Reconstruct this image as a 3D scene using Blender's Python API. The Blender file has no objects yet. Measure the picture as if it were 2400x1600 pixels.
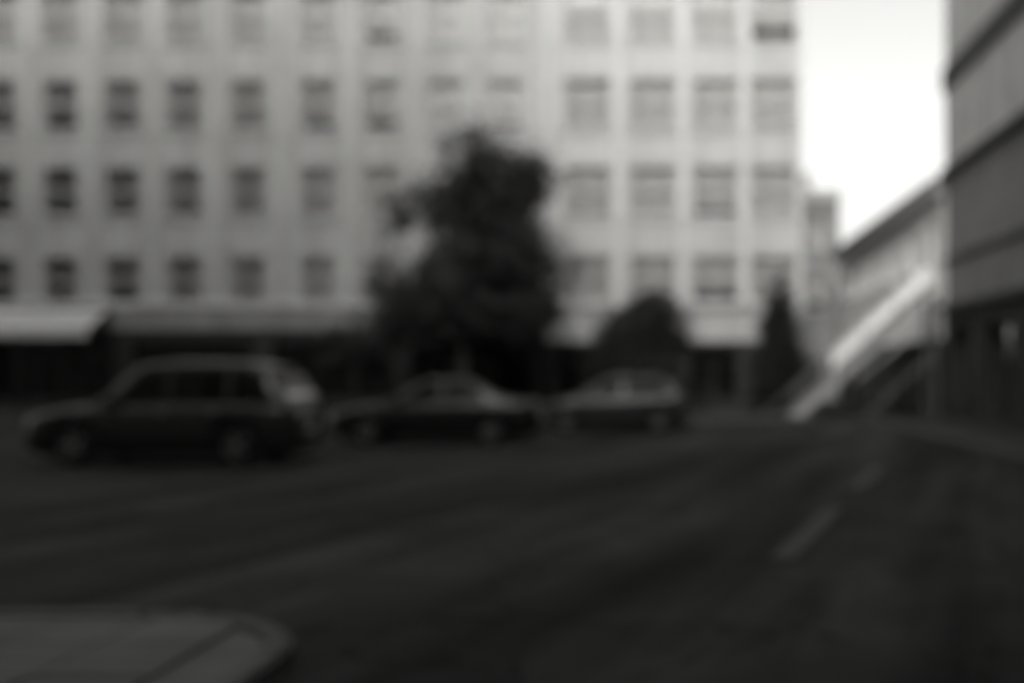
import bpy, bmesh, math, random
from mathutils import Vector, Matrix
R = math.radians
random.seed(11)

# ------------------------------------------------------------------ camera, sky, sun, exposure
scene = bpy.context.scene
COL = scene.collection
FPX = 1000.0                                   # focal length in pixels of a 1024 wide picture
EYE = 1.65
cd = bpy.data.cameras.new('camera'); cam = bpy.data.objects.new('camera', cd); COL.objects.link(cam)
cam.location = (0, 0, EYE); cam.rotation_euler = (R(90), 0, 0)
cd.sensor_fit = 'HORIZONTAL'; cd.sensor_width = 36; cd.lens = 36 * FPX / 1024
cd.shift_x = -(670 - 512) / 1024; cd.shift_y = (370 - 341) / 1024
cd.clip_end = 3000
cd.dof.use_dof = True; cd.dof.focus_distance = 1.5; cd.dof.aperture_fstop = 1.1
scene.camera = cam

SUN_EL, SUN_AZ = R(31), R(190)                 # behind the camera, a little to its left; thick cloud
world = bpy.data.worlds.new('World'); scene.world = world; world.use_nodes = True
nt = world.node_tree; nt.nodes.clear()
wo = nt.nodes.new('ShaderNodeOutputWorld'); bg = nt.nodes.new('ShaderNodeBackground')
sk = nt.nodes.new('ShaderNodeTexSky'); sk.sky_type = 'NISHITA'; sk.sun_disc = False
sk.sun_elevation = SUN_EL; sk.sun_rotation = SUN_AZ; sk.air_density = 1.0; sk.dust_density = 6.0; sk.ozone_density = 1.0
bw = nt.nodes.new('ShaderNodeRGBToBW'); tint = nt.nodes.new('ShaderNodeMixRGB'); tint.blend_type = 'MULTIPLY'
tint.inputs[0].default_value = 1; tint.inputs[2].default_value = (1.0, 0.995, 0.975, 1)
nt.links.new(sk.outputs[0], bw.inputs[0]); nt.links.new(bw.outputs[0], tint.inputs[1])
nt.links.new(tint.outputs[0], bg.inputs[0]); nt.links.new(bg.outputs[0], wo.inputs[0])
bg.inputs[1].default_value = 0.15
sl = bpy.data.lights.new('sun', 'SUN'); sun = bpy.data.objects.new('sun', sl); COL.objects.link(sun)
sl.energy = 0.6; sl.angle = R(20); sl.color = (1, 0.985, 0.96)
sd = Vector((math.sin(SUN_AZ) * math.cos(SUN_EL), math.cos(SUN_AZ) * math.cos(SUN_EL), math.sin(SUN_EL)))
sun.rotation_euler = sd.to_track_quat('Z', 'Y').to_euler()
scene.view_settings.view_transform = 'Standard'; scene.view_settings.look = 'None'
scene.view_settings.gamma = 1; scene.view_settings.exposure = 1.4
scene.view_settings.use_curve_mapping = False

# ------------------------------------------------------------------ materials (black and white film: greys only)
def grey(v, w=0.012): return (v * (1 + w * .35), v, v * (1 - w), 1)
def mat(name, v, rough=0.8, var=0.25, scale=1.5, bump=0.15, bscale=30, spec=0.3, streak=0.0, metallic=0.0, coat=0.0):
    m = bpy.data.materials.new(name); m.use_nodes = True
    n = m.node_tree.nodes; l = m.node_tree.links; b = n['Principled BSDF']
    b.inputs['Roughness'].default_value = rough; b.inputs['Specular IOR Level'].default_value = spec
    b.inputs['Metallic'].default_value = metallic; b.inputs['Coat Weight'].default_value = coat
    tc = n.new('ShaderNodeTexCoord')
    geo = n.new('ShaderNodeNewGeometry')
    no = n.new('ShaderNodeTexNoise'); no.inputs['Scale'].default_value = scale; no.inputs['Detail'].default_value = 7; no.inputs['Roughness'].default_value = .62
    l.new(geo.outputs['Position'], no.inputs['Vector'])
    ramp = n.new('ShaderNodeValToRGB'); ramp.color_ramp.elements[0].position = .3; ramp.color_ramp.elements[1].position = .7
    ramp.color_ramp.elements[0].color = grey(v * (1 - var)); ramp.color_ramp.elements[1].color = grey(v * (1 + var))
    l.new(no.outputs['Fac'], ramp.inputs[0]); out = ramp.outputs[0]
    if streak > 0:                              # rain streaks and soot running down a wall
        mp = n.new('ShaderNodeMapping'); mp.inputs['Scale'].default_value = (2.2, 2.2, .12)
        l.new(geo.outputs['Position'], mp.inputs[0])
        n2 = n.new('ShaderNodeTexNoise'); n2.inputs['Scale'].default_value = 1.3; n2.inputs['Detail'].default_value = 5
        l.new(mp.outputs[0], n2.inputs['Vector'])
        r2 = n.new('ShaderNodeValToRGB'); r2.color_ramp.elements[0].position = .35; r2.color_ramp.elements[1].position = .62
        r2.color_ramp.elements[0].color = grey(1 - streak); r2.color_ramp.elements[1].color = (1, 1, 1, 1)
        l.new(n2.outputs['Fac'], r2.inputs[0])
        mx = n.new('ShaderNodeMixRGB'); mx.blend_type = 'MULTIPLY'; mx.inputs[0].default_value = 1
        l.new(out, mx.inputs[1]); l.new(r2.outputs[0], mx.inputs[2]); out = mx.outputs[0]
    l.new(out, b.inputs['Base Color'])
    if bump:
        nb = n.new('ShaderNodeTexNoise'); nb.inputs['Scale'].default_value = bscale; nb.inputs['Detail'].default_value = 4
        l.new(geo.outputs['Position'], nb.inputs['Vector'])
        bp = n.new('ShaderNodeBump'); bp.inputs['Strength'].default_value = bump; bp.inputs['Distance'].default_value = .02
        l.new(nb.outputs['Fac'], bp.inputs['Height']); l.new(bp.outputs[0], b.inputs['Normal'])
    return m
def glass_mat(name, dark=0.0):
    m = bpy.data.materials.new(name); m.use_nodes = True
    n = m.node_tree.nodes; l = m.node_tree.links; n.clear()
    o = n.new('ShaderNodeOutputMaterial'); t = n.new('ShaderNodeBsdfTransparent'); g = n.new('ShaderNodeBsdfGlossy')
    t.inputs[0].default_value = grey(.95 - dark); g.inputs['Roughness'].default_value = .03
    f = n.new('ShaderNodeFresnel'); f.inputs[0].default_value = 1.6
    mx = n.new('ShaderNodeMixShader'); l.new(f.outputs[0], mx.inputs[0]); l.new(t.outputs[0], mx.inputs[1]); l.new(g.outputs[0], mx.inputs[2])
    l.new(mx.outputs[0], o.inputs[0]); return m
M = dict(
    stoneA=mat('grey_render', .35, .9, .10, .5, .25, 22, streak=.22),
    stoneB=mat('pale_limestone', .40, .9, .08, .6, .25, 18, streak=.15),
    trimA=mat('grey_stone_trim', .44, .85, .12, 2, .2, 30),
    trimB=mat('pale_stone_trim', .45, .85, .1, 2, .2, 30),
    stoneC=mat('cement_render', .28, .9, .15, .8, .3, 14, streak=.3),
    stoneR=mat('dark_stone', .40, .85, .15, .9, .3, 16, streak=.25),
    stoneR2=mat('darker_stone', .19, .85, .18, .9, .3, 16, streak=.25),
    trimR=mat('sooty_trim', .045, .8, .2, 2, .2, 30),
    stoneE=mat('white_render', .88, .9, .06, .7, .2, 18, streak=.12),
    eave=mat('grey_eave_board', .28, .6, .2, 3, .1, 30),
    baseA=mat('weathered_ground_floor_stone', .22, .8, .2, 1.2, .25, 20, streak=.25),
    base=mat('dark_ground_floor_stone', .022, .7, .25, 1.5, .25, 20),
    shop=mat('shop_frame_paint', .02, .4, .2, 4, .05, 60, spec=.5),
    frame=mat('window_frame_paint', .5, .5, .1, 6, .05, 60),
    frameB=mat('pale_window_frame_paint', .42, .5, .1, 6, .05, 60),
    blind=mat('roller_blind', .64, .9, .06, 3, .1, 80),
    blindB=mat('pale_roller_blind', .47, .9, .06, 3, .1, 80),
    blindE=mat('white_roller_blind', .8, .9, .05, 3, .1, 80),
    room=mat('room_dark', .02, .95, .1, 1, 0),
    asphalt=mat('asphalt', .017, .9, .35, .7, .5, 90, spec=.12),
    pave=mat('concrete_slab', .105, .85, .22, 1.4, .35, 60),
    pavedark=mat('tarmac_footway', .014, .85, .3, 1.2, .4, 80),
    kerb=mat('granite_kerb', .09, .8, .25, 8, .3, 70),
    mark=mat('worn_road_paint', .042, .8, .45, 5, .3, 60),
    bark=mat('bark', .05, .95, .35, 6, .6, 35),
    leaf=mat('leaf', .035, .65, .45, .9, 0, spec=.3),
    leaf2=mat('evergreen_leaf', .022, .7, .4, 1.2, 0, spec=.3),
    white=mat('white_painted_steel', .88, .45, .05, 3, .05, 40, spec=.5),
    steel=mat('galvanised_steel', .24, .5, .2, 6, .1, 40, spec=.5),
    stringer=mat('grey_painted_steel', .36, .5, .15, 6, .1, 40, spec=.5),
    darksteel=mat('dark_painted_steel', .08, .5, .2, 6, .1, 40, spec=.5),
    canvas=mat('pale_canvas', .36, .95, .08, 2.5, .2, 50),
    tyre=mat('tyre_rubber', .015, .85, .2, 10, .2, 90),
    rim=mat('alloy_rim', .35, .35, .1, 8, 0, metallic=.8),
    carblack=mat('black_car_paint', .012, .28, .05, 3, 0, spec=.35, coat=.15),
    cardark=mat('charcoal_car_paint', .022, .3, .05, 3, 0, spec=.35, coat=.15),
    cargrey=mat('mid_grey_car_paint', .03, .32, .05, 3, 0, spec=.35, coat=.15),
    plastic=mat('black_plastic', .015, .6, .1, 10, .1, 80),
    lamp=mat('headlamp_lens', .45, .15, .05, 10, 0, spec=.6),
    tail=mat('tail_lamp_lens', .05, .2, .05, 10, 0, spec=.6),
    plate=mat('plate_blank', .45, .5, .05, 10, 0),
    glass=glass_mat('window_glass'), carglass=glass_mat('tinted_car_glass', .6),
)

def wear_asphalt():
    m = M['asphalt']; n = m.node_tree.nodes; l = m.node_tree.links; b = n['Principled BSDF']
    src = b.inputs['Base Color'].links[0].from_socket; geo = next(x for x in n if x.type == 'NEW_GEOMETRY')
    def layer(ang, sc, stretch, lo, hi, p0, p1, src, det=5, off=0):
        mp = n.new('ShaderNodeMapping'); mp.vector_type = 'TEXTURE'; mp.inputs['Rotation'].default_value = (0, 0, ang); mp.inputs['Scale'].default_value = (1, stretch, 1); mp.inputs['Location'].default_value = (off, off, 0)
        l.new(geo.outputs['Position'], mp.inputs[0]); t = n.new('ShaderNodeTexNoise'); t.inputs['Scale'].default_value = sc; t.inputs['Detail'].default_value = det; t.inputs['Roughness'].default_value = .6
        l.new(mp.outputs[0], t.inputs['Vector']); r = n.new('ShaderNodeValToRGB')
        r.color_ramp.elements[0].position = p0; r.color_ramp.elements[1].position = p1; r.color_ramp.elements[0].color = (lo, lo, lo, 1); r.color_ramp.elements[1].color = (hi, hi, hi, 1)
        l.new(t.outputs['Fac'], r.inputs[0]); x = n.new('ShaderNodeMixRGB'); x.blend_type = 'MULTIPLY'; x.inputs[0].default_value = 1; l.new(src, x.inputs[1]); l.new(r.outputs[0], x.inputs[2]); return x.outputs[0]
    o = layer(-.30, 1.1, 14, .45, 2.0, .36, .64, src); o = layer(-.34, .35, 5, .55, 1.5, .35, .65, o, 4, 3.0)
    vo = n.new('ShaderNodeTexVoronoi'); vo.feature = 'DISTANCE_TO_EDGE'; vo.inputs['Scale'].default_value = .55     # cracks
    dn = n.new('ShaderNodeTexNoise'); dn.inputs['Scale'].default_value = 1.6; dn.inputs['Detail'].default_value = 6
    l.new(geo.outputs['Position'], dn.inputs['Vector']); vm = n.new('ShaderNodeVectorMath'); vm.operation = 'MULTIPLY_ADD'; vm.inputs[1].default_value = (1.2, 1.2, 0)
    l.new(dn.outputs['Color'], vm.inputs[0]); l.new(geo.outputs['Position'], vm.inputs[2]); l.new(vm.outputs[0], vo.inputs['Vector'])
    r = n.new('ShaderNodeValToRGB'); r.color_ramp.elements[0].position = .004; r.color_ramp.elements[1].position = .014; r.color_ramp.elements[0].color = (.35, .35, .35, 1)
    l.new(vo.outputs['Distance'], r.inputs[0]); x = n.new('ShaderNodeMixRGB'); x.blend_type = 'MULTIPLY'; x.inputs[0].default_value = 1; l.new(o, x.inputs[1]); l.new(r.outputs[0], x.inputs[2])
    l.new(x.outputs[0], b.inputs['Base Color'])
wear_asphalt()

# ------------------------------------------------------------------ mesh helpers
class MB:
    def __init__(s): s.v = []; s.f = []
    def quad(s, a, b, c, d): i = len(s.v); s.v += [tuple(a), tuple(b), tuple(c), tuple(d)]; s.f.append((i, i+1, i+2, i+3)); return s
    def poly(s, pts): i = len(s.v); s.v += [tuple(p) for p in pts]; s.f.append(tuple(range(i, i+len(pts)))); return s
    def box(s, x0, x1, y0, y1, z0, z1):
        i = len(s.v)
        s.v += [(x0,y0,z0),(x1,y0,z0),(x1,y1,z0),(x0,y1,z0),(x0,y0,z1),(x1,y0,z1),(x1,y1,z1),(x0,y1,z1)]
        s.f += [(i,i+3,i+2,i+1),(i+4,i+5,i+6,i+7),(i,i+1,i+5,i+4),(i+1,i+2,i+6,i+5),(i+2,i+3,i+7,i+6),(i+3,i,i+4,i+7)]; return s
    def prism(s, pts, axis, a, b):               # extrude a 2D polygon along an axis
        def P(p, t): return (p[0], t, p[1]) if axis == 'y' else ((t, p[0], p[1]) if axis == 'x' else (p[0], p[1], t))
        n = len(pts); i = len(s.v)
        s.v += [P(p, a) for p in pts] + [P(p, b) for p in pts]
        s.f.append(tuple(range(i, i+n))); s.f.append(tuple(range(i+2*n-1, i+n-1, -1)))
        for k in range(n): s.f.append((i+k, i+n+k, i+n+(k+1) % n, i+(k+1) % n))
        return s
    def tube(s, pts, rad, n=8, cap=True):
        if not isinstance(rad, (list, tuple)): rad = [rad]*len(pts)
        pts = [Vector(p) for p in pts]; base = len(s.v)
        for k, p in enumerate(pts):
            d = (pts[min(k+1, len(pts)-1)] - pts[max(k-1, 0)]).normalized()
            u = d.orthogonal().normalized() if abs(d.z) > .99 else d.cross(Vector((0, 0, 1))).normalized()
            w = d.cross(u)
            for j in range(n):
                a = 2*math.pi*j/n; s.v.append(tuple(p + (u*math.cos(a) + w*math.sin(a))*rad[k]))
        for k in range(len(pts)-1):
            for j in range(n):
                a = base+k*n+j; b = base+k*n+(j+1) % n; s.f.append((a, b, b+n, a+n))
        if cap: s.f.append(tuple(range(base+n-1, base-1, -1))); e = base+(len(pts)-1)*n; s.f.append(tuple(range(e, e+n)))
        return s
    def lathe_y(s, prof, n=24):                  # profile (radius, y) turned round the y axis
        base = len(s.v)
        for r, y in prof:
            for j in range(n): a = 2*math.pi*j/n; s.v.append((r*math.cos(a), y, r*math.sin(a)))
        for k in range(len(prof)-1):
            for j in range(n):
                a = base+k*n+j; b = base+k*n+(j+1) % n; s.f.append((a, a+n, b+n, b))
        return s
    def mesh(s, name, m, smooth=False, bevel=0):
        me = bpy.data.meshes.new(name); me.from_pydata(s.v, [], s.f)
        bm = bmesh.new(); bm.from_mesh(me)
        if bevel:
            bmesh.ops.remove_doubles(bm, verts=bm.verts, dist=1e-5)
            bmesh.ops.bevel(bm, geom=[e for e in bm.edges if len(e.link_faces) == 2 and e.calc_face_angle(0) > R(40)], offset=bevel, segments=2, affect='EDGES', clamp_overlap=True)
        bmesh.ops.recalc_face_normals(bm, faces=bm.faces)
        bm.to_mesh(me); bm.free(); me.materials.append(M[m])
        if smooth: me.polygons.foreach_set('use_smooth', [True]*len(me.polygons))
        me.update(); return me
    def build(s, name, m, parent=None, **k): return link(name, s.mesh(name, m, **k), parent)
def link(name, me, parent=None, loc=None):
    o = bpy.data.objects.new(name, me); COL.objects.link(o)
    if parent: o.parent = parent
    if loc: o.location = loc
    return o
def thing(name, label, cat, loc=(0, 0, 0), rz=0, group=None):
    o = bpy.data.objects.new(name, None); COL.objects.link(o); o.location = loc; o.rotation_euler = (0, 0, rz)
    o['label'] = label; o['category'] = cat
    if group: o['group'] = group
    return o
def struct(o): o['kind'] = 'structure'; return o

# ------------------------------------------------------------------ ground, road, pavements
def rect(x0, x1, y0, y1, z): return MB().quad((x0,y0,z),(x1,y0,z),(x1,y1,z),(x0,y1,z))
struct(rect(-900, 900, -900, 900, -.02).build('ground', 'asphalt'))
# the road sheet of the square: gently uneven so that it is not a mirror-flat plane
b = MB(); NX, NY = 70, 60
for j in range(NY+1):
    for i in range(NX+1):
        x = -45 + 54*i/NX; y = -6 + 40*j/NY
        b.v.append((x, y, .012*math.sin(x*.7+y*.31)+.010*math.sin(y*.9-x*.2)+.014))
for j in range(NY):
    for i in range(NX): a = j*(NX+1)+i; b.f.append((a, a+1, a+NX+2, a+NX+1))
struct(b.build('road', 'asphalt', smooth=True))
def kerb_run(parent, p0, p1, h=.13, w=.15, n=None):
    p0 = Vector((*p0, 0)); p1 = Vector((*p1, 0)); L = (p1-p0).length; n = n or max(1, round(L/.95)); s = L/n
    me = MB().box(.006, s-.006, 0, w, -.05, h).mesh('kerb_stone', 'kerb', bevel=.02)
    d = (p1-p0)/n; a = math.atan2(d.y, d.x)
    for k in range(n):
        o = link('kerb_stone', me, parent); o.location = p0 + d*k + Vector((0, 0, random.uniform(-.006, .006))); o.rotation_euler = (0, 0, a)
# far footway in front of the facades
far = struct(MB().box(-45, 4.9, 33.2, 38.3, -.05, .12).build('pavement', 'pavedark'))
kerb_run(far, (-30, 33.03), (4.9, 33.03))
# right footway along the dark building
rp = struct(MB().box(6.6, 9.2, -6, 32.6, -.05, .12).build('pavement', 'pavedark'))
kerb_run(rp, (6.585, 32.6), (6.585, 4))
# near corner on the left, concrete slabs
cp = []
for k in range(9): a = R(90 - k*90/8); cp.append((-3.3 + 1.2*math.cos(a), 5.45 + .9*math.sin(a)))
pts = [(-12, 6.35)] + cp + [(-2.1, 1.0), (-12, 1.0)]
near = struct(MB().prism([(x, y) for x, y in pts], 'z', -.05, .10).build('pavement', 'pave'))
slab = MB().box(.006, .594, .006, .594, 0, .035).mesh('paving_slab', 'pave', bevel=.006)
for i in range(17):
    for j in range(6):
        x = -11.6 + i*.6; y = 2.6 + j*.6
        if x > -2.9 and y > 5.0: continue
        if x > -2.8: continue
        o = link('paving_slab', slab, near, (x, y, .088 + random.uniform(-.004, .004)))
kerb_run(near, (-3.32, 6.37), (-12, 6.37))
for k in range(8):
    x0, y0 = cp[k]; x1, y1 = cp[k+1]
    kerb_run(near, (x1, y1), (x0, y0), n=1)
kerb_run(near, (-2.085, 1.0), (-2.085, 5.45))
# worn paint on the road: each stripe a real sheet just above the asphalt, broken where it has worn away
def stripe(name, x0, y0, x1, y1, w, parent=None):
    d = Vector((x1-x0, y1-y0)); L = d.length; d.normalize(); nrm = Vector((-d.y, d.x))
    mb = MB(); n = int(L/.25)
    for k in range(n):
        a = Vector((x0, y0)) + d*(L*k/n); c = Vector((x0, y0)) + d*(L*(k+1)/n)
        z = .042
        mb.v += [(*(a-nrm*w/2*random.uniform(.8, 1)), z), (*(a+nrm*w/2*random.uniform(.8, 1)), z)]
        if k: q = len(mb.v)-4; mb.f.append((q, q+2, q+3, q+1))
    o = mb.build(name, 'mark', parent); return o
for lab, s in (('worn painted lane dash on the asphalt, the one nearer the camera', 8.6), ('worn painted lane dash on the asphalt, the one nearer the white staircase', 13.6)):
    o = stripe('lane_marking', .9 + .31*(s-8.4), s, .9 + .31*(s-8.4) + .31*3.4, s + 3.4, .24)
    o['label'] = lab; o['category'] = 'road marking'; o['group'] = 'lane dashes'

# ------------------------------------------------------------------ facades
def facade(parent, name, m, x0, x1, z0, z1, yf, yb, openings, depth=.28, roofm=None):
    """block from yf to yb whose front has real openings (x0,x1,z0,z1)"""
    xs = sorted({x0, x1, *[v for o in openings for v in o[:2]]}); zs = sorted({z0, z1, *[v for o in openings for v in o[2:4]]})
    b = MB()
    for i in range(len(xs)-1):
        for j in range(len(zs)-1):
            cx, cz = (xs[i]+xs[i+1])/2, (zs[j]+zs[j+1])/2
            if any(o[0] < cx < o[1] and o[2] < cz < o[3] for o in openings): continue
            b.quad((xs[i],yf,zs[j]),(xs[i+1],yf,zs[j]),(xs[i+1],yf,zs[j+1]),(xs[i],yf,zs[j+1]))
    for a, c, e, g in openings:
        y2 = yf + depth
        b.quad((a,yf,e),(a,y2,e),(a,y2,g),(a,yf,g)); b.quad((c,yf,e),(c,yf,g),(c,y2,g),(c,y2,e))
        b.quad((a,yf,g),(a,y2,g),(c,y2,g),(c,yf,g)); b.quad((a,yf,e),(c,yf,e),(c,y2,e),(a,y2,e))
    b.quad((x0,yf,z0),(x0,yf,z1),(x0,yb,z1),(x0,yb,z0)); b.quad((x1,yf,z0),(x1,yb,z0),(x1,yb,z1),(x1,yf,z1))
    b.quad((x0,yb,z0),(x0,yb,z1),(x1,yb,z1),(x1,yb,z0)); b.quad((x0,yf,z1),(x1,yf,z1),(x1,yb,z1),(x0,yb,z1))
    me = bpy.data.meshes.new(name); me.from_pydata(b.v, [], b.f); me.materials.append(M[m])
    bm = bmesh.new(); bm.from_mesh(me); bmesh.ops.remove_doubles(bm, verts=bm.verts, dist=1e-4); bm.to_mesh(me); bm.free()
    return link(name, me, parent)
CACHE = {}
def window(parent, x, z, w, h, yf, fm, bl, tm, lights=2, drop=1.0, sash=True):
    """x,z = centre bottom of the opening; window = frame with panes, sill, blind and the dark room behind"""
    key = (w, h, fm, lights)
    if key not in CACHE:
        t = .07; b = MB(); b.box(-w/2, w/2, .14, .22, 0, t); b.box(-w/2, w/2, .14, .22, h-t, h)
        b.box(-w/2, -w/2+t, .141, .219, t, h-t); b.box(w/2-t, w/2, .141, .219, t, h-t)
        for k in range(1, lights): xx = -w/2 + w*k/lights; b.box(xx-.035, xx+.035, .142, .218, t, h-t)
        if sash: b.box(-w/2+t, w/2-t, .135, .2, h*.52-.035, h*.52+.035)
        CACHE[key] = (b.mesh('window', fm),
            MB().quad((-w/lights/2+.035,.18,t),(w/lights/2-.035,.18,t),(w/lights/2-.035,.18,h-t),(-w/lights/2+.035,.18,h-t)).mesh('pane', 'glass'),
            MB().box(-w/2-.12, w/2+.12, -.10, .135, -.12, -.004).mesh('sill', tm, bevel=.012),
            MB().box(-w/2, w/2, .55, .58, 0, h).mesh('room_back', 'room'))
    f, p, s, r = CACHE[key]
    o = link('window', f, parent, (x, yf, z))
    for k in range(lights): link('pane', p, o, (-w/2 + w*(k+.5)/lights, 0, 0))
    link('sill', s, o); link('room_back', r, o)
    if drop > 0:
        kb = (w, h, bl, round(drop, 2))
        if kb not in CACHE: CACHE[kb] = MB().box(-w/2+.02, w/2-.02, .262, .275, h*(1-drop)+.01, h-.01).mesh('blind', bl)
        link('blind', CACHE[kb], o)
    return o
DROPS = [1.0, 1.0, 1.0, .92, .85, 1.0, 1.0, 1.0, 1.0, .8, 1.0, 1.0, .7]

# --- A: long grey block filling the left half
A = thing('apartment_building', 'long mid grey building with rows of single windows filling the left half', 'building', (0, 0, 0))
AF = 38.0; rowsZ = [12.65, 9.35, 5.95]; rowsZ = [16.0] + rowsZ; WH = 1.85; WW = 1.3
colsA = [(px - 670)/1000*AF for px in (-126, -64, -2, 60, 122, 184, 248, 318, 382, 446, 506)]
opA = [(x-WW/2, x+WW/2, zt-WH, zt) for x in colsA for zt in rowsZ]
facade(A, 'wall', 'stoneA', -32, -4.73, 4.0, 22, AF, AF+14, opA)
for zt in rowsZ:
    for x in colsA: window(A, x, zt-WH, WW, WH, AF, 'frame', 'blind', 'trimA', 1, random.choice(DROPS))
MB().box(-32, -4.74, AF-.12, AF+.1, 4.02, 4.32).build('string_course', 'trimA', A, bevel=.03)
MB().box(-32, -4.74, AF-.35, AF+.1, 21.3, 21.8).build('cornice', 'trimA', A, bevel=.05)
# ground floor: dark piers, plinths, shop windows
shopsA = []
xs = [-31.6, -26.2, -20.9, -15.6, -10.3, -5.0]
opG = [(xs[k]+.55, xs[k+1]-.25, .5, 2.7) for k in range(5)]
facade(A, 'upper_band', 'baseA', -32, -4.73, 3.22, 4.0, AF-.03, AF+13.95, [], .2)
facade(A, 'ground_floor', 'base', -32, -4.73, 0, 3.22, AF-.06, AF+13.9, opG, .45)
for a, c, e, g in opG:
    w = c-a; cx = (a+c)/2
    b = MB(); b.box(a, c, AF+.2, AF+.3, e, e+.12); b.box(a, c, AF+.2, AF+.3, g-.5, g-.4); b.box(a, a+.1, AF+.201, AF+.3, e+.12, g-.5)
    b.box(c-.1, c, AF+.201, AF+.3, e+.12, g-.5)
    for k in (1, 2): b.box(a+w*k/3-.05, a+w*k/3+.05, AF+.202, AF+.298, e+.12, g-.5)
    s = b.build('shop_window', 'shop', A)
    for k in range(3): MB().quad((a+w*k/3,AF+.26,e),(a+w*(k+1)/3,AF+.26,e),(a+w*(k+1)/3,AF+.26,g),(a+w*k/3,AF+.26,g)).build('pane', 'glass', s)
    MB().box(a, c, AF+1.6, AF+1.65, 0, g).build('room_back', 'room', s)
    MB().box(a-.05, c+.05, AF-.14, AF-.065, 2.74, 3.2).build('fascia', 'shop', A, bevel=.02)
# pale canvas awning over the leftmost shop
aw = thing('awning', 'pale canvas shop awning at the left edge, above the ground floor', 'awning', (0, 0, 0))
b = MB(); x0, x1 = -27.5, -21.2
ns = 14
for k in range(ns):                              # shallow billows between the ribs
    u0 = x0 + (x1-x0)*k/ns; u1 = x0 + (x1-x0)*(k+1)/ns; um = (u0+u1)/2
    for (p, q, dp, dq) in ((u0, um, 0, .03), (um, u1, .03, 0)):
        b.quad((p, AF-.16, 4.0-dp), (q, AF-.16, 4.0-dq), (q, AF-1.6, 3.15-dq), (p, AF-1.6, 3.15-dp))
        b.quad((p, AF-1.6, 3.15-dp), (q, AF-1.6, 3.15-dq), (q, AF-1.62, 2.85), (p, AF-1.62, 2.85))
b.build('canopy', 'canvas', aw)
for u in (x0, (x0+x1)/2, x1): MB().tube([(u, AF-.16, 2.9), (u, AF-1.58, 3.1)], .02).build('arm', 'darksteel', aw)
MB().tube([(x0, AF-.2, 4.02), (x1, AF-.2, 4.02)], .06).build('roller', 'darksteel', aw)

# --- B: pale corner building with wide windows
B = thing('corner_building', 'pale limestone corner building with wide windows beside the bright strip of sky', 'building')
BF = 37.85; BW_ = 1.75
colsB = [(px - 670)/1000*BF for px in (588, 653, 716, 774)]
opB = [(x-BW_/2, x+BW_/2, zt-WH, zt) for x in colsB for zt in rowsZ]
facade(B, 'wall', 'stoneB', -4.7, 5.0, 4.0, 23, BF, BF+6, opB)
for zt in rowsZ:
    for x in colsB: window(B, x, zt-WH, BW_, WH, BF, 'frameB', 'blindB', 'trimB', 2, random.choice(DROPS))
for x in (-4.62, -1.9, .53, 2.83, 4.9):
    MB().box(x-.16 if x > -4.5 else -4.69, x+.16 if x < 4.5 else 4.99, BF-.12, BF+.01, 4.32, 22).build('pilaster', 'trimB', B, bevel=.02)
MB().box(-4.72, 5.06, BF-.2, BF+.1, 4.0, 4.31).build('string_course', 'trimB', B, bevel=.03)
for zt in (17.3,): MB().box(-4.72, 5.08, BF-.3, BF+.1, zt, zt+.35).build('string_course', 'trimB', B, bevel=.04)
opG = [(-4.3, -1.9, .45, 2.55), (-1.3, .2, .02, 2.55), (.7, 2.6, .45, 2.55), (3.1, 4.6, .45, 2.55)]
facade(B, 'upper_band', 'stoneB', -4.7, 5.0, 2.75, 4.0, BF-.02, BF+5.95, [], .2)
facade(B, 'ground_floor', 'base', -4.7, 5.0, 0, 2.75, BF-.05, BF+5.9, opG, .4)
for i, (a, c, e, g) in enumerate(opG):
    w = c-a; nm = 'door' if i == 1 else 'shop_window'; n = 2
    b = MB(); b.box(a, c, BF+.2, BF+.3, e, e+.12); b.box(a, c, BF+.2, BF+.3, g-.6, g-.5); b.box(a, a+.09, BF+.201, BF+.3, e+.12, g); b.box(c-.09, c, BF+.201, BF+.3, e+.12, g)
    b.box((a+c)/2-.05, (a+c)/2+.05, BF+.202, BF+.298, e+.12, g-.6)
    s = b.build(nm, 'shop', B)
    for k in range(n): MB().quad((a+w*k/n,BF+.26,e),(a+w*(k+1)/n,BF+.26,e),(a+w*(k+1)/n,BF+.26,g),(a+w*k/n,BF+.26,g)).build('pane', 'glass', s)
    MB().box(a, c, BF+1.5, BF+1.55, 0, g).build('room_back', 'room', s)
    if nm == 'door': MB().tube([(-.55, BF+.15, .9), (-.55, BF+.15, 1.5)], .018).build('handle', 'steel', s)

# --- C: lower block closing the lane
Cb = thing('rear_building', 'lower cement grey building behind the pale corner building, closing the lane', 'building')
CF = 56.0
opC = [(x-.6, x+.6, z, z+1.7) for x in (1.5, 4, 6.2, 8.2) for z in (5.0, 8.4)]
facade(Cb, 'wall', 'stoneC', -6, 9.5, 0, 11.6, CF, CF+9, opC)
for x in (1.5, 4, 6.2, 8.2):
    for z in (5.0, 8.4): window(Cb, x, z, 1.2, 1.7, CF, 'frame', 'blind', 'trimA', 1, random.choice(DROPS))
MB().box(-6.1, 9.6, CF-.2, CF+.15, 11.2, 11.75).build('parapet', 'trimA', Cb, bevel=.03)
MB().box(7.2, 8.1, CF+1.5, CF+2.6, 11.6, 13.0).build('chimney', 'stoneC', Cb, bevel=.02)
MB().box(7.3, 8.5, CF-.04, CF-.01, .1, 2.3).build('door', 'shop', Cb)

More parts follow.
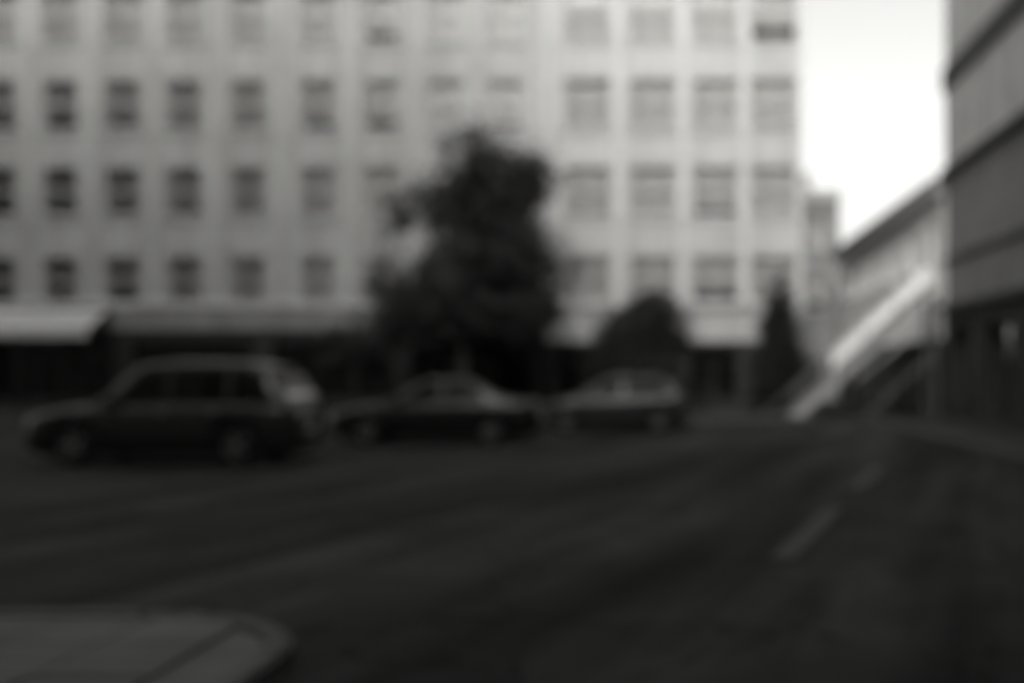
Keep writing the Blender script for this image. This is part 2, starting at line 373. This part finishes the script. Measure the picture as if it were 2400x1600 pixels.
# --- R: tall dark building along the right, its wall running away from the camera
Rb = thing('dark_building', 'tall dark stone building at the right edge with projecting ledges', 'building')
RX = 9.0; RE = 32.7
def side_wall(parent, name, m, y0, y1, z0, z1, xf, xb, openings, depth=.3):
    """same as facade, but the front lies in the plane x = xf and looks towards -x"""
    ob = facade(parent, name, m, -y1, -y0, z0, z1, xf, xb, [(-b_, -a_, c_, d_) for a_, b_, c_, d_ in openings], depth)
    for v in ob.data.vertices: x, y, z = v.co; v.co = (y, -x, z)
    ob.data.update(); return ob
def side_window(parent, y, z, w, h, xf, fm, bl, tm, lights, drop):
    o = window(parent, 0, z, w, h, 0, fm, bl, tm, lights, drop); o.location = (xf, y, z); o.rotation_euler = (0, 0, -math.pi/2); return o
opR_hi = []
opR_lo = []
side_wall(Rb, 'wall', 'stoneR', -20, RE, 8.05, 38, RX, RX+14, opR_hi, .2)
side_wall(Rb, 'lower_wall', 'stoneR2', -20, RE, 3.7, 8.05, RX+.02, RX+13.9, opR_lo, .2)
for z, hgt, pr, mm in ((3.55, .22, .22, 'trimR'), (5.15, .12, .08, 'trimR'), (7.95, .22, .2, 'trimR'), (10.75, .75, .10, 'trimR'), (14.4, .2, .1, 'trimR'), (18.6, .2, .1, 'trimR'), (37.3, .5, .4, 'trimR')):
    MB().box(RX-pr, RX+.1, -20, RE+min(pr, .1), z, z+hgt).build('ledge', mm, Rb, bevel=.02)
opRg = [(y-1.5, y+.9, .4, 3.0) for y in (31.0, 27.6, 24.2, 20.8)]
side_wall(Rb, 'ground_floor', 'base', -20, RE, 0, 3.7, RX-.03, RX+13.8, opRg, .35)
for a, c, e, g in opRg:
    b = MB(); b.box(RX+.2, RX+.3, a, c, e, e+.15); b.box(RX+.2, RX+.3, a, c, g-.15, g)
    for k in range(4): yy = a+.05+(c-a-.1)*k/3; b.box(RX+.201, RX+.299, yy-.05, yy+.05, e+.15, g-.15)
    s = b.build('shop_window', 'shop', Rb)
    MB().quad((RX+.26,a,e),(RX+.26,c,e),(RX+.26,c,g),(RX+.26,a,g)).build('pane', 'glass', s)
    MB().box(RX+1.5, RX+1.55, a, c, 0, g).build('room_back', 'room', s)

# --- E: low pale building continuing the right side of the lane, dark eaves
E = thing('low_building', 'low pale rendered building with dark eaves beyond the dark building', 'building')
EX = 9.02; E0, E1 = 32.72, 53.0
opE = [(y-.6, y+.6, z, z+1.6) for y in (37.5, 41.0, 44.5, 48.0, 51.0) for z in (5.2,)]
opE += [(33.4, 34.5, 4.5, 6.7)]
side_wall(E, 'wall', 'stoneE', E0, E1, 2.7, 7.6, EX, EX+9, opE, .2)
opEg = [(y-1.2, y+1.2, .3, 2.2) for y in (37.5, 41.0, 44.5, 48.0, 51.0)]
side_wall(E, 'ground_floor', 'base', E0, E1, 0, 2.7, EX-.05, EX+8.9, opEg, .3)
for a, c, e, g in opEg:                          # closed roller shutters
    b = MB()
    for k in range(12): z = e+(g-e)*k/12; b.prism([(EX+.12, z), (EX+.16, z+.02), (EX+.16, z+.14), (EX+.12, z+.155), (EX+.2, z+.155), (EX+.2, z)], 'y', a, c)
    b.build('shutter', 'darksteel', E)
for y in (37.5, 41.0, 44.5, 48.0, 51.0):
    side_window(E, y, 5.2, 1.2, 1.6, EX, 'white', 'blindE', 'trimB', 2, 1.0)
MB().box(EX-.35, EX+.3, E0+.15, E1+.2, 7.35, 7.85).build('eaves', 'eave', E, bevel=.03)
b = MB(); b.prism([(EX-.4, 7.86), (EX+9.4, 7.86), (EX+9.4, 7.95), (EX+4.6, 8.1), (EX-.4, 7.98)], 'y', E0+.12, E1+.3); b.build('roof', 'eave', E)
d = MB().box(EX+.08, EX+.14, 33.42, 34.48, 4.52, 6.68).build('door', 'frame', E, bevel=.01)
MB().tube([(EX+.03, 33.55, 5.4), (EX+.03, 33.55, 5.6)], .02).build('handle', 'darksteel', d)

# --- unseen buildings added off the frame to shade the square and facades
Lb = thing('left_shade_building', 'unseen grey building added left of the street to shade the square', 'building')
side_wall(Lb, 'wall', 'stoneC', -21, 8, 0, 34, -13, -75, [], .2)
Kb = thing('rear_shade_building', 'unseen tall grey building added behind the camera to shade the lower facades', 'building')  # added out of view so that its shade darkens ground and lower walls
facade(Kb, 'wall', 'stoneC', -75, 24, 0, 38, -34, -22.5, [], .2)

# ------------------------------------------------------------------ made-up staircase, its white panel standing in for a smeared bright streak
st = thing('streak_staircase', 'made-up steep steel staircase whose white sloping side stands in for a smeared bright streak', 'staircase', (4.0, 34.0, 0))
YN, YF = -.75, .72; LX, LZ = 4.95, 4.5; NST = 24       # local: foot at x=0, landing at LX, LZ
run, rise = LX/NST, LZ/NST
tread = MB().box(0, run+.03, YN+.07, YF-.07, -.04, 0).mesh('tread', 'steel', bevel=.008)
for k in range(NST-1): link('tread', tread, st, (run*k, 0, rise*(k+1)))
sl_ = LZ/LX
def slope_bar(x0, x1, off0, off1, y0, y1): # bar following the pitch, from off0 to off1 above the nosing line, vertical ends
    return MB().prism([(x0, x0*sl_+off0), (x1, x1*sl_+off0), (x1, x1*sl_+off1), (x0, x0*sl_+off1)], 'y', y0, y1)
slope_bar(1.62, LX+.05, .22, .80, YF, YF+.05).build('streak_panel', 'white', st, bevel=.008)['label'] = 'bright white sloping side panel standing in for a smeared streak of light'
slope_bar(0, LX, -.20, .16, YF-.055, YF-.005).build('stringer', 'steel', st)
slope_bar(0, LX, -.24, .14, YN, YN+.06).build('stringer', 'stringer', st)
slope_bar(0, LX, .86, .90, YN, YN+.04).build('handrail', 'steel', st)
slope_bar(-.9, 1.6, .80, .85, YF, YF+.04).build('handrail', 'steel', st)
for k in range(5):
    x = .25 + k*1.1
    MB().box(x-.02, x+.02, YN+.004, YN+.036, x*sl_+.1, x*sl_+.87).build('baluster', 'darksteel', st)
for x in (-.85, .4): MB().box(x-.02, x+.02, YF+.003, YF+.037, max(0, x*sl_)+.0, max(.05, x*sl_+.82)).build('baluster', 'darksteel', st)
MB().box(LX, LX+.05+.0, YN, YF, LZ-.3, LZ-.02).build('landing_beam', 'steel', st)
for yy in (YN+.1, YF-.1): MB().box(LX-.16, LX-.06, yy-.05, yy+.05, 0, LZ-.4).build('post', 'darksteel', st)
MB().tube([(2.2, YN+.03, 1.35), (LX-.12, YN+.03, 3.4)], .05).build('brace', 'steel', st)
MB().tube([(2.4, YN+.03, .0), (LX-.12, YN+.03, 2.3)], .04).build('brace', 'darksteel', st)

# ------------------------------------------------------------------ trees
def leaves(name, blobs, n, size, m, parent, seed=1):
    rnd = random.Random(seed); v = []; f = []
    tot = sum(bl[3]*bl[4]*bl[5]*bl[6] for bl in blobs)
    for (cx, cy, cz, rx, ry, rz, dens) in blobs:
        k = int(n*rx*ry*rz*dens/tot); ncl = max(10, k//45)
        cl = []
        for _ in range(ncl):
            d = Vector((rnd.gauss(0,1), rnd.gauss(0,1), rnd.gauss(0,1))).normalized()*rnd.uniform(.25, 1)**.5
            cl.append((cx+d.x*rx, cy+d.y*ry, cz+d.z*rz, rnd.uniform(.14, .34)*min(1.3, rx)))
        for _ in range(k):
            c = rnd.choice(cl); p = Vector((c[0]+rnd.gauss(0,c[3]), c[1]+rnd.gauss(0,c[3]), c[2]+rnd.gauss(0,c[3]*.8)))
            a = Vector((rnd.gauss(0,1), rnd.gauss(0,1), rnd.gauss(0,.6))).normalized(); w = a.orthogonal().normalized()
            w.rotate(Matrix.Rotation(rnd.uniform(0, 6.28), 3, a)); s = size*rnd.uniform(.6, 1.3); i = len(v)
            v += [tuple(p - a*s), tuple(p + w*s*.5), tuple(p + a*s), tuple(p - w*s*.5)]; f.append((i, i+1, i+2, i+3))
    me = bpy.data.meshes.new(name); me.from_pydata(v, [], f); me.materials.append(M[m]); return link(name, me, parent)
def tree(name, label, loc, trunk_r, trunk_h, blobs, n, size, m, cat='tree', seed=1):
    t = thing(name, label, cat, loc); rnd = random.Random(seed+50)
    b = MB(); b.tube([(0,0,-.05),(.02,.01,.25),(.05,.0,trunk_h*.5),(.02,.04,trunk_h),(0,.1,trunk_h*1.5)], [trunk_r*1.5, trunk_r*1.05, trunk_r*.9, trunk_r*.75, trunk_r*.4], 10)
    for (cx, cy, cz, rx, ry, rz, dn) in blobs:
        s = Vector((.02, .04, trunk_h*rnd.uniform(.8, 1.2))); e = Vector((cx, cy, cz+rz*.5)); mid = s.lerp(e, .5)+Vector((rnd.uniform(-.2,.2), rnd.uniform(-.2,.2), -.15))
        b.tube([s, mid, e], [trunk_r*.5, trunk_r*.33, trunk_r*.1], 7)
        for _ in range(5):
            q = mid.lerp(e, rnd.random()); d = Vector((rnd.gauss(0,1)*rx, rnd.gauss(0,1)*ry, rnd.gauss(0,.7)*rz))*.6
            b.tube([q, q+d*.5+Vector((0,0,.08)), q+d], [trunk_r*.2, trunk_r*.12, trunk_r*.04], 5)
    b.build('trunk', 'bark', t, smooth=True)
    leaves('crown', blobs, n, size, m, t, seed); return t
TY = 34.3; k_ = TY/1000
def P(px, py): return ((px-462)*k_, (370-py)*k_ + EYE)
bl = []
for px, py, rr, dn in ((505, 185, 44, 1.3), (468, 215, 44, 1.0), (498, 250, 46, 1.0), (412, 312, 40, 1.0), (455, 300, 42, .9), (515, 305, 40, .9), (415, 205, 30, .45), (470, 155, 30, .5), (440, 265, 26, .6), (375, 335, 30, .9), (345, 348, 22, .7), (385, 290, 24, .5), (395, 240, 20, .25), (545, 270, 22, .4)):
    x, z = P(px, py); bl.append((x, random.uniform(-.6, .6), z, rr*k_, rr*k_*.95, rr*k_*.85, dn))
tree('street_tree', 'big dark leafy street tree standing in front of the grey building', ((462-670)*k_, TY, .1), .2, 2.6, bl, 30000, .11, 'leaf', seed=3)
bl = [(.25, 0, 3.35, .95, .9, .75, 1.0), (-.5, .1, 2.75, .95, .9, .8, 1.0), (.55, .1, 2.5, .85, .9, .75, .9), (-1.05, 0, 2.1, .75, .8, .6, .8), (.1, -.2, 1.9, .9, .8, .5, .7), (.5, .2, 3.9, .4, .4, .35, .5)]
tree('young_tree', 'small round dark tree in front of the pale corner building', (-.85, 33.9, .1),   .09, 1.5, bl, 15000, .085, 'leaf', seed=7)
bl = [(0, 0, 1.0, .85, .85, .8, 1.1), (0, 0, 2.0, .8, .8, .8, 1.1), (0, .0, 3.0, .68, .68, .8, 1.1), (.05, 0, 3.9, .5, .5, .75, 1.1), (.05, 0, 4.6, .28, .28, .5, 1.1)]
tree('evergreen_tree', 'dark columnar evergreen at the right corner of the pale building', (3.95, 36.2, .1), .09, 1.6, bl, 14000, .075, 'leaf2', seed=9)

# ------------------------------------------------------------------ cars
def interp(pts, x):
    if x <= pts[0][0]: return pts[0][1]
    for (a, p), (c, q) in zip(pts, pts[1:]):
        if x <= c: t = (x-a)/(c-a); t = t*t*(3-2*t)*.4 + t*.6; return p + (q-p)*t
    return pts[-1][1]
def car(name, label, loc, rz, paint, S, group):
    """x forward; S: L, W, belt profile, roof stations, wheel radius"""
    t = thing(name, label, 'car', loc, rz, group); L, W = S['L'], S['W']; h = L/2; w = W/2
    wx = (S['wf'], S['wr']); wr = S['rw']; ar = wr + .07; zc = wr
    def arch(x):
        z = 0
        for c in wx:
            if abs(x-c) < ar: z = max(z, zc + math.sqrt(ar*ar-(x-c)**2))
        return z
    n = 110; b = MB(); m = 8
    for i in range(n+1):
        x = -h + L*i/n; e = min(h-x, h+x); tw = w*(1 - .22*math.exp(-e/.16) - .02*math.exp(-e/.8))
        bz = interp(S['belt'], x); lo = .22 + .10*math.exp(-e/.15); sec = [(.90*tw, lo), (.985*tw, lo+.13), (tw, .5*(lo+bz)), (.99*tw, bz-.14), (.955*tw, bz-.04), (.86*tw, bz), (.5*tw, bz+.02), (0, bz+.028)]
        az = arch(x)
        sec = [(y, max(z, min(az, bz-.09)) if k < 4 else z) for k, (y, z) in enumerate(sec)]
        for y, z in sec: b.v.append((x, y, z))
        for y, z in sec[-2::-1]: b.v.append((x, -y, z))
    k = 2*m-1
    for i in range(n):
        for j in range(k-1): a = i*k+j; b.f.append((a, a+1, a+k+1, a+k))
    b.f.append(tuple(range(k))); b.f.append(tuple(n*k+j for j in range(k-1, -1, -1)))
    b.build('body', paint, t, smooth=True)
    MB().box(-h+.25, h-.25, -w*.78, w*.78, .17, .5).build('underbody', 'plastic', t)
    # greenhouse
    rs = S['roof']; xr, xf = rs[0][0], rs[-1][0]; n = 40; b = MB(); wb, wt = w*.90, w*.70
    def sect(x):
        z1 = interp(rs, x); z0 = interp(S['belt'], x) - .02; z1 = max(z1, z0+.02); fr = (z1-z0)/(S['H']-z0); yt = wb + (wt-wb)*fr
        return [(wb, z0), (wb+(yt-wb)*.86, z0+(z1-z0)*.9), (yt-.05, z1-.005), (yt*.6, z1+.015), (0, z1+.022)]
    for i in range(n+1):
        x = xr + (xf-xr)*i/n; s = sect(x)
        for y, z in s: b.v.append((x, y, z))
        for y, z in s[-2::-1]: b.v.append((x, -y, z))
    k = 9
    for i in range(n):
        for j in range(k-1): a = i*k+j; b.f.append((a, a+1, a+k+1, a+k))
    b.build('roof', paint, t, smooth=True)
    def side_pt(x, u, sg, off=.008): s = sect(x); y = s[0][0]+(s[1][0]-s[0][0])*u; z = s[0][1]+(s[1][1]-s[0][1])*u; return (x, sg*(y+off), z)
    for sg in (1, -1):
        for xa, xb, xc, xd in S['win']:          # bottom rear, bottom front, top front, top rear
            q = MB(); N = 6
            for i in range(N):
                u0, u1 = i/N, (i+1)/N
                q.quad(side_pt(xa+(xb-xa)*u0, .12, sg), side_pt(xa+(xb-xa)*u1, .12, sg), side_pt(xd+(xc-xd)*u1, .93, sg), side_pt(xd+(xc-xd)*u0, .93, sg))
            q.build('side_window', 'carglass', t)
        MB().box(S['mir']-.08, S['mir']+.06, sg*w*.93-.02, sg*w*.93+.02, S['mz']-.05, S['mz']+.02).build('mirror_arm', 'plastic', t)
        MB().box(S['mir']-.06, S['mir']+.06, min(sg*w*.97, sg*(w+.14)), max(sg*w*.97, sg*(w+.14)), S['mz'], S['mz']+.14).build('mirror', paint, t, bevel=.03)
        for xh in S['hand']: MB().box(xh-.1, xh+.1, sg*w-.02, sg*w+.025, S['mz']-.14, S['mz']-.11).build('door_handle', 'steel', t, bevel=.008)
        for xs_ in S['seams']: MB().box(xs_-.004, xs_+.004, sg*w-.02, sg*w+.0035, .34, S['mz']-.06).build('door_seam', 'plastic', t)
        fy = sg*w*.62
        zf = interp(S['belt'], h-.12)
        MB().box(h-.20, h-.03, fy-.2, fy+.2, zf-.16, zf-.03).build('headlight', 'lamp', t, bevel=.03)
        zb = interp(S['belt'], -h+.1)
        MB().box(-h+.02, -h+.18, sg*w*.70-.16, sg*w*.70+.16, zb-.28, zb-.08).build('tail_light', 'tail', t, bevel=.03)
        for c in wx:
            prof = [(wr*.62, -.10), (wr*.9, -.11), (wr*.985, -.08), (wr, 0), (wr*.985, .08), (wr*.9, .11), (wr*.62, .10)]
            wh = MB().lathe_y(prof, 28).build('wheel', 'tyre', t, smooth=True); wh.location = (c, sg*(w-.13), zc)
            rm = MB(); rm.lathe_y([(wr*.64, sg*.07), (wr*.6, sg*.10), (wr*.55, sg*.06)], 28)
            for q_ in range(5):
                a = q_*2*math.pi/5; ca, sa = math.cos(a), math.sin(a); pr_ = .045
                pts = [(.02, -pr_), (wr*.6, -pr_*.7), (wr*.6, pr_*.7), (.02, pr_)]
                rm.poly([(p*ca-r_*sa, sg*.085, p*sa+r_*ca) for p, r_ in pts])
            rm.build('rim', 'rim', wh)
            MB().lathe_y([(0.001, sg*.02), (wr*.62, sg*.02)], 20).build('brake_plate', 'plastic', wh)
    def glass_strip(x0, x1):
        q = MB(); N = 5
        for i in range(N):
            xa = x0+(x1-x0)*i/N; xb = x0+(x1-x0)*(i+1)/N; up = .02
            ya = sect(xa)[2][0]*.9; yb = sect(xb)[2][0]*.9; za = sect(xa)[3][1]+up; zb = sect(xb)[3][1]+up
            q.quad((xa, -ya, za), (xb, -yb, zb), (xb, yb, zb), (xa, ya, za))
        return q
    glass_strip(*S['ws']).build('windscreen', 'carglass', t); glass_strip(*S['rs']).build('rear_window', 'carglass', t)
    MB().box(h-.14, h+.02, -w*.75, w*.75, .28, .46).build('front_bumper', 'plastic', t, bevel=.04)
    MB().box(-h-.02, -h+.14, -w*.75, w*.75, .28, .48).build('rear_bumper', 'plastic', t, bevel=.04)
    zf = interp(S['belt'], h-.12); MB().box(h-.12, h+.012, -w*.38, w*.38, .5, zf-.06).build('grille', 'plastic', t, bevel=.02)
    MB().box(-h-.03, -h+.05, -.26, .26, .52, .63).build('number_plate', 'plate', t)
    return t
SUV = dict(L=4.7, W=1.88, H=1.80, belt=[(-2.35, .95), (-2.2, 1.06), (-.6, 1.06), (.75, 1.03), (1.6, .99), (2.15, .88), (2.35, .66)], roof=[(-2.25, 1.06), (-1.85, 1.68), (-1.4, 1.78), (-.2, 1.80), (.35, 1.74), (1.15, 1.05)],
    wf=1.42, wr=-1.38, rw=.36, win=[(-1.95, -1.25, -1.25, -1.75), (-1.15, -.22, -.22, -1.15), (-.12, .82, .32, -.12)], mir=.75, mz=1.05, hand=(-.1, -1.0), seams=(-.17, .85, -1.2), ws=(.42, 1.08), rs=(-2.2, -1.88))
SEDAN = dict(L=4.6, W=1.80, H=1.46, belt=[(-2.3, .78), (-2.15, .96), (-1.2, .98), (.8, .93), (1.7, .84), (2.15, .72), (2.3, .55)], roof=[(-1.75, .97), (-.95, 1.38), (-.4, 1.46), (.15, 1.43), (1.15, .94)],
    wf=1.4, wr=-1.3, rw=.32, win=[(-1.2, -.25, -.25, -.8), (-.15, .72, .2, -.15)], mir=.72, mz=.96, hand=(-.1, -.95), seams=(-.2, .85), ws=(.25, 1.1), rs=(-1.68, -.98))
HATCH = dict(L=4.0, W=1.74, H=1.5, belt=[(-2.0, .82), (-1.85, .98), (-1.0, .97), (.75, .93), (1.4, .85), (1.85, .72), (2.0, .55)], roof=[(-1.9, .98), (-1.55, 1.38), (-1.0, 1.48), (-.1, 1.48), (.2, 1.43), (1.1, .94)],
    wf=1.25, wr=-1.2, rw=.31, win=[(-1.55, -.3, -.3, -1.3), (-.2, .7, .2, -.2)], mir=.7, mz=.95, hand=(-.15,), seams=(-.25, .8), ws=(.28, 1.05), rs=(-1.86, -1.58))
car('car', 'dark tall car at far left with a pale line of light along its roof', (-8.8, 18.0, .02), math.pi, 'cardark', SUV, 'cars in the square')
car('car', 'dark low saloon car standing between the tall car and the small hatchback', (-5.2, 22.6, .02), math.pi, 'carblack', SEDAN, 'cars in the square')
car('car', 'dark grey small hatchback below the small round tree', (-1.5, 27.2, .02), math.pi, 'cargrey', HATCH, 'cars in the square')
